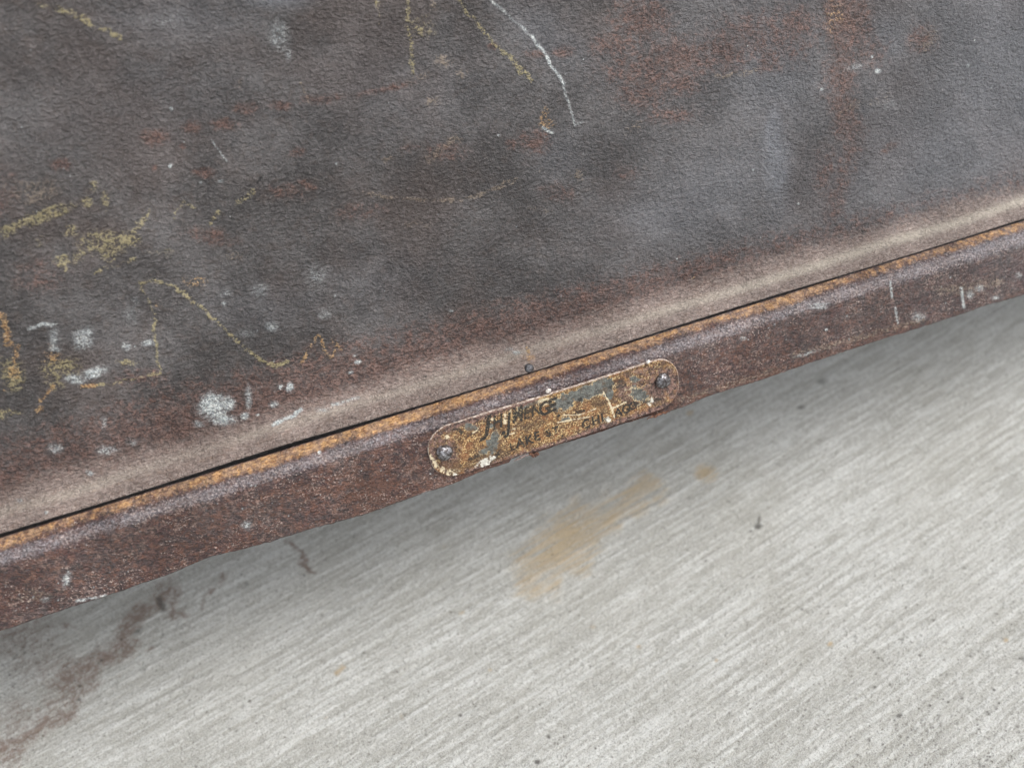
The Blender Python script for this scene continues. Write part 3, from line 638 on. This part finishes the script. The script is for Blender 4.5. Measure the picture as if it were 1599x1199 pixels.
# ---------------------------------------------------------------- concrete
def ground_pt(px, py): return hit_plane(px, py, np.zeros(3), np.array([0, 0, 1.0]))
a = ground_pt(1300, 774); b = ground_pt(1420, 692); dirg = (b-a)/np.linalg.norm(b-a)
a2 = ground_pt(100, 1100); b2_ = ground_pt(200, 1052); d2 = (b2_-a2)/np.linalg.norm(b2_-a2)
print('brush dirs', dirg, d2)
dg_ = dirg+d2*.5; dg_ /= np.linalg.norm(dg_); BR = math.atan2(dg_[1], dg_[0])
cs = [ground_pt(*p) for p in ((0, 940), (1599, 420), (0, 1199), (1599, 1199))]
cs = np.array(cs); print('ground extents', cs.min(0), cs.max(0))
gx0, gx1 = cs[:, 0].min()-.02, cs[:, 0].max()+.02; gy0, gy1 = cs[:, 1].min()-.02, cs[:, 1].max()+.03
gx = np.concatenate([np.geomspace(4, .02, 22)*-1+gx0, np.arange(gx0, gx1, .00062), gx1+np.geomspace(.02, 4, 22)])
gy = np.concatenate([np.geomspace(4, .02, 22)*-1+gy0, np.arange(gy0, gy1, .00062), gy1+np.geomspace(.02, 4, 22)])
X, Y = np.meshgrid(gx, gy, indexing='ij')
U_ = X*math.cos(BR)+Y*math.sin(BR); W_ = -X*math.sin(BR)+Y*math.cos(BR)
# broomed ridges: long along U, narrow across W, broken up
Wd = W_ + (fbm(U_*10, W_*30, 2, 101)-.5)*.0022
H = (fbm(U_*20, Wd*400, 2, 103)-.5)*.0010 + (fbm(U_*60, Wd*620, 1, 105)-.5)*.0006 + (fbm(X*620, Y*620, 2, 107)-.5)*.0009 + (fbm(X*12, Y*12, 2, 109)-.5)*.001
inside = (X > gx0-.001) & (X < gx1+.001) & (Y > gy0-.001) & (Y < gy1+.001)
Z = np.where(inside, H, 0)
V = np.stack([X, Y, Z], -1).reshape(-1, 3)
P = project(np.stack([X, Y, np.zeros_like(X)], -1).reshape(-1, 3))
front_ok = ((V-CAM) @ M)[:, 2] < -.05
P[~front_ok] = -9999
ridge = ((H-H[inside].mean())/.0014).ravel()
Pn = P + (np.stack([fbm(X*90, Y*90, 3, 120).ravel(), fbm(X*90+9, Y*90, 3, 124).ravel()], 1)-.5)*50
tanm = marks(Pn, [('B', 880, 850, 92, 40, .95, -42), ('L', [(860, 880), (940, 810), (1010, 765)], 24, .72), ('B', 900, 880, 60, 26, .6, -40), ('B', 830, 905, 46, 22, .7, -30), ('B', 990, 780, 55, 20, .66, -30), ('B', 1020, 765, 24, 16, .6)]) 
tanm = np.maximum(tanm, marks(P, [('B', 1103, 738, 18, 14, .9), ('B', 1078, 645, 7, 6, .6), ('L', [(526, 1050), (535, 1041)], 5, .9), ('B', 1297, 1006, 5, 4.5, 1.0), ('B', 998, 1010, 5, 4, .8), ('B', 925, 978, 6, 4, .6), ('B', 765, 1045, 4, 3, .7), ('B', 627, 1118, 4, 6, .6), ('B', 693, 852, 5, 5, .6),
   ('B', 1570, 998, 5, 4, .9), ('B', 1195, 1032, 5, 5, .5), ('B', 1118, 1030, 4, 4, .5), ('B', 510, 1120, 5, 4, .5), ('B', 1195, 1195, 4, 4, .5), ('B', 720, 955, 7, 5, .5)]))
brown = marks(Pn, [('L', [(255, 925), (215, 975), (170, 1015), (120, 1050), (90, 1075)], 20, .84), ('L', [(140, 1060), (70, 1130), (0, 1185)], 24, .62), ('L', [(110, 1110), (60, 1140), (0, 1175)], 16, .84), ('L', [(75, 1120), (20, 1165), (0, 1180)], 8, 1.0), ('L', [(450, 850), (462, 868), (478, 888)], 6, .85), ('L', [(350, 890), (315, 940)], 8, .55),
   ('L', [(250, 925), (275, 950)], 12, .7), ('B', 240, 1010, 14, 5, .66, -20), ('B', 95, 1105, 20, 10, .7), ('B', 30, 985, 80, 40, .50), ('B', 60, 1040, 60, 60, .42), ('B', 20, 1130, 50, 40, .5), ('B', 100, 975, 14, 8, .6), ('B', 5, 1190, 26, 16, .8), ('B', 190, 1055, 6, 5, .5)])
darkm = marks(P, [('B', 1184, 822, 7, 6, .95), ('L', [(1184, 820), (1186, 806)], 3, .7), ('B', 1172, 829, 6, 3, .7), ('B', 1252, 636, 9, 5, .7), ('B', 1284, 596, 14, 8, .6), ('B', 1214, 724, 6, 3, .6), ('L', [(248, 935), (255, 950)], 8, .7), ('B', 215, 985, 14, 5, .7, -35), ('B', 124, 1092, 5, 4, .8),
   ('B', 385, 911, 7, 6, .55), ('B', 568, 1018, 5, 5, .6), ('B', 719, 1116, 4, 3, .9), ('B', 839, 1189, 6, 5, 1.0), ('B', 358, 1137, 4, 3, .7), ('B', 369, 1140, 4, 3, .7), ('B', 313, 1186, 5, 3, .6), ('B', 1404, 1117, 7, 4, .95, -20), ('B', 1390, 1068, 3, 3, .9), ('B', 1457, 1135, 3, 2.5, .9),
   ('B', 998, 1144, 6, 3, .5), ('B', 857, 1150, 5, 4, .8), ('B', 1233, 897, 5, 4, .6), ('B', 1505, 887, 6, 4, .6), ('B', 1446, 890, 4, 4, .6), ('B', 1409, 998, 4, 4, .7), ('B', 1150, 1168, 4, 4, .6), ('B', 1596, 1028, 8, 5, .8), ('B', 735, 1010, 4, 4, .5), ('B', 985, 990, 5, 4, .4)])
r2 = np.random.default_rng(5)
for _ in range(330):
    if r2.random() < .55: cx, cy = 1599-abs(r2.normal(0, 170)), 1199-abs(r2.normal(0, 110))
    elif r2.random() < .5: cx, cy = abs(r2.normal(0, 110)), 990+abs(r2.normal(0, 70))
    else: cx, cy = r2.uniform(0, 1599), r2.uniform(850, 1199)
    if not np.isfinite(cx): continue
    r_ = r2.uniform(1.4, 3.0)
    m = (np.abs(P[:, 0]-cx) < 9) & (np.abs(P[:, 1]-cy) < 9)
    if m.any(): darkm[m] = np.maximum(darkm[m], blob_mask(P[m], cx, cy, r_*1.3, r_, r2.uniform(.5, .9)))
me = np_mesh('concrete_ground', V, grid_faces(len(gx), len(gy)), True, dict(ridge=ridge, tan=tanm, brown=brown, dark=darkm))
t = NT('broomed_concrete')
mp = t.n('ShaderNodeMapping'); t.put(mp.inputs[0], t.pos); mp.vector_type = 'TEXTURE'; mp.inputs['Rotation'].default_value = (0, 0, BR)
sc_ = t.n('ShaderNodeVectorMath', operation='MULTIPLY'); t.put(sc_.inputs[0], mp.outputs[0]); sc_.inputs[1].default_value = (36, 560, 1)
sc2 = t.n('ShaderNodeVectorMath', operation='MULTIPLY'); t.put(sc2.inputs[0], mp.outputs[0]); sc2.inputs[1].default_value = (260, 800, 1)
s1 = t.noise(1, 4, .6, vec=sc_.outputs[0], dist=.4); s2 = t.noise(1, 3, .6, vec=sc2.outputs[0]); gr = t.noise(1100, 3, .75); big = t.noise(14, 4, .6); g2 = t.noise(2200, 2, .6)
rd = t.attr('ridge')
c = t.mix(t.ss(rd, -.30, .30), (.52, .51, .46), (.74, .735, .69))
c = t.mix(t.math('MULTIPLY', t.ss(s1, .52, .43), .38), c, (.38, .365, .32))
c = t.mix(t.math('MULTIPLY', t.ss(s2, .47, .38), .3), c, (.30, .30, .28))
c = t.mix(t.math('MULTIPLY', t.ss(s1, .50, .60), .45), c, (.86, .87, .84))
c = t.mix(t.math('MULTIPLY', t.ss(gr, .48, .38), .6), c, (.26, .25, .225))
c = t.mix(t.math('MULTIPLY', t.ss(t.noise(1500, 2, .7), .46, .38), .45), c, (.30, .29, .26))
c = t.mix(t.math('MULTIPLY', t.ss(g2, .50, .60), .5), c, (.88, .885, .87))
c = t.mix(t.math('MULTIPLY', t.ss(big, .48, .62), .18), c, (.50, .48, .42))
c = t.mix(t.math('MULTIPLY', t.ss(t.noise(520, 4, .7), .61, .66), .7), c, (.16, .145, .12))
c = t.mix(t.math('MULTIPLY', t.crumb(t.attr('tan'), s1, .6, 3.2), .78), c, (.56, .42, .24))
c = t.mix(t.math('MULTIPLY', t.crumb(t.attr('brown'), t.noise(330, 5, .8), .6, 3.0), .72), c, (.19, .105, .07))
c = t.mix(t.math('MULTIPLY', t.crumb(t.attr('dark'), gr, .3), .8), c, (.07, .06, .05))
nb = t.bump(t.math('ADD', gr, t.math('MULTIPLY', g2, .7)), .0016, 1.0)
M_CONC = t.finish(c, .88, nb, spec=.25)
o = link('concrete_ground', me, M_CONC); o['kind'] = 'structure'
o['label'] = 'pale broom-finished concrete slab with tan and rust-brown stains'

# rest the parts on the thing's own base point
base = Vector((0, float(p_bot[0]), float(p_bot[1])))
thing.location = base
for ch in thing.children:
    ch.matrix_parent_inverse = Matrix.Translation(-base)
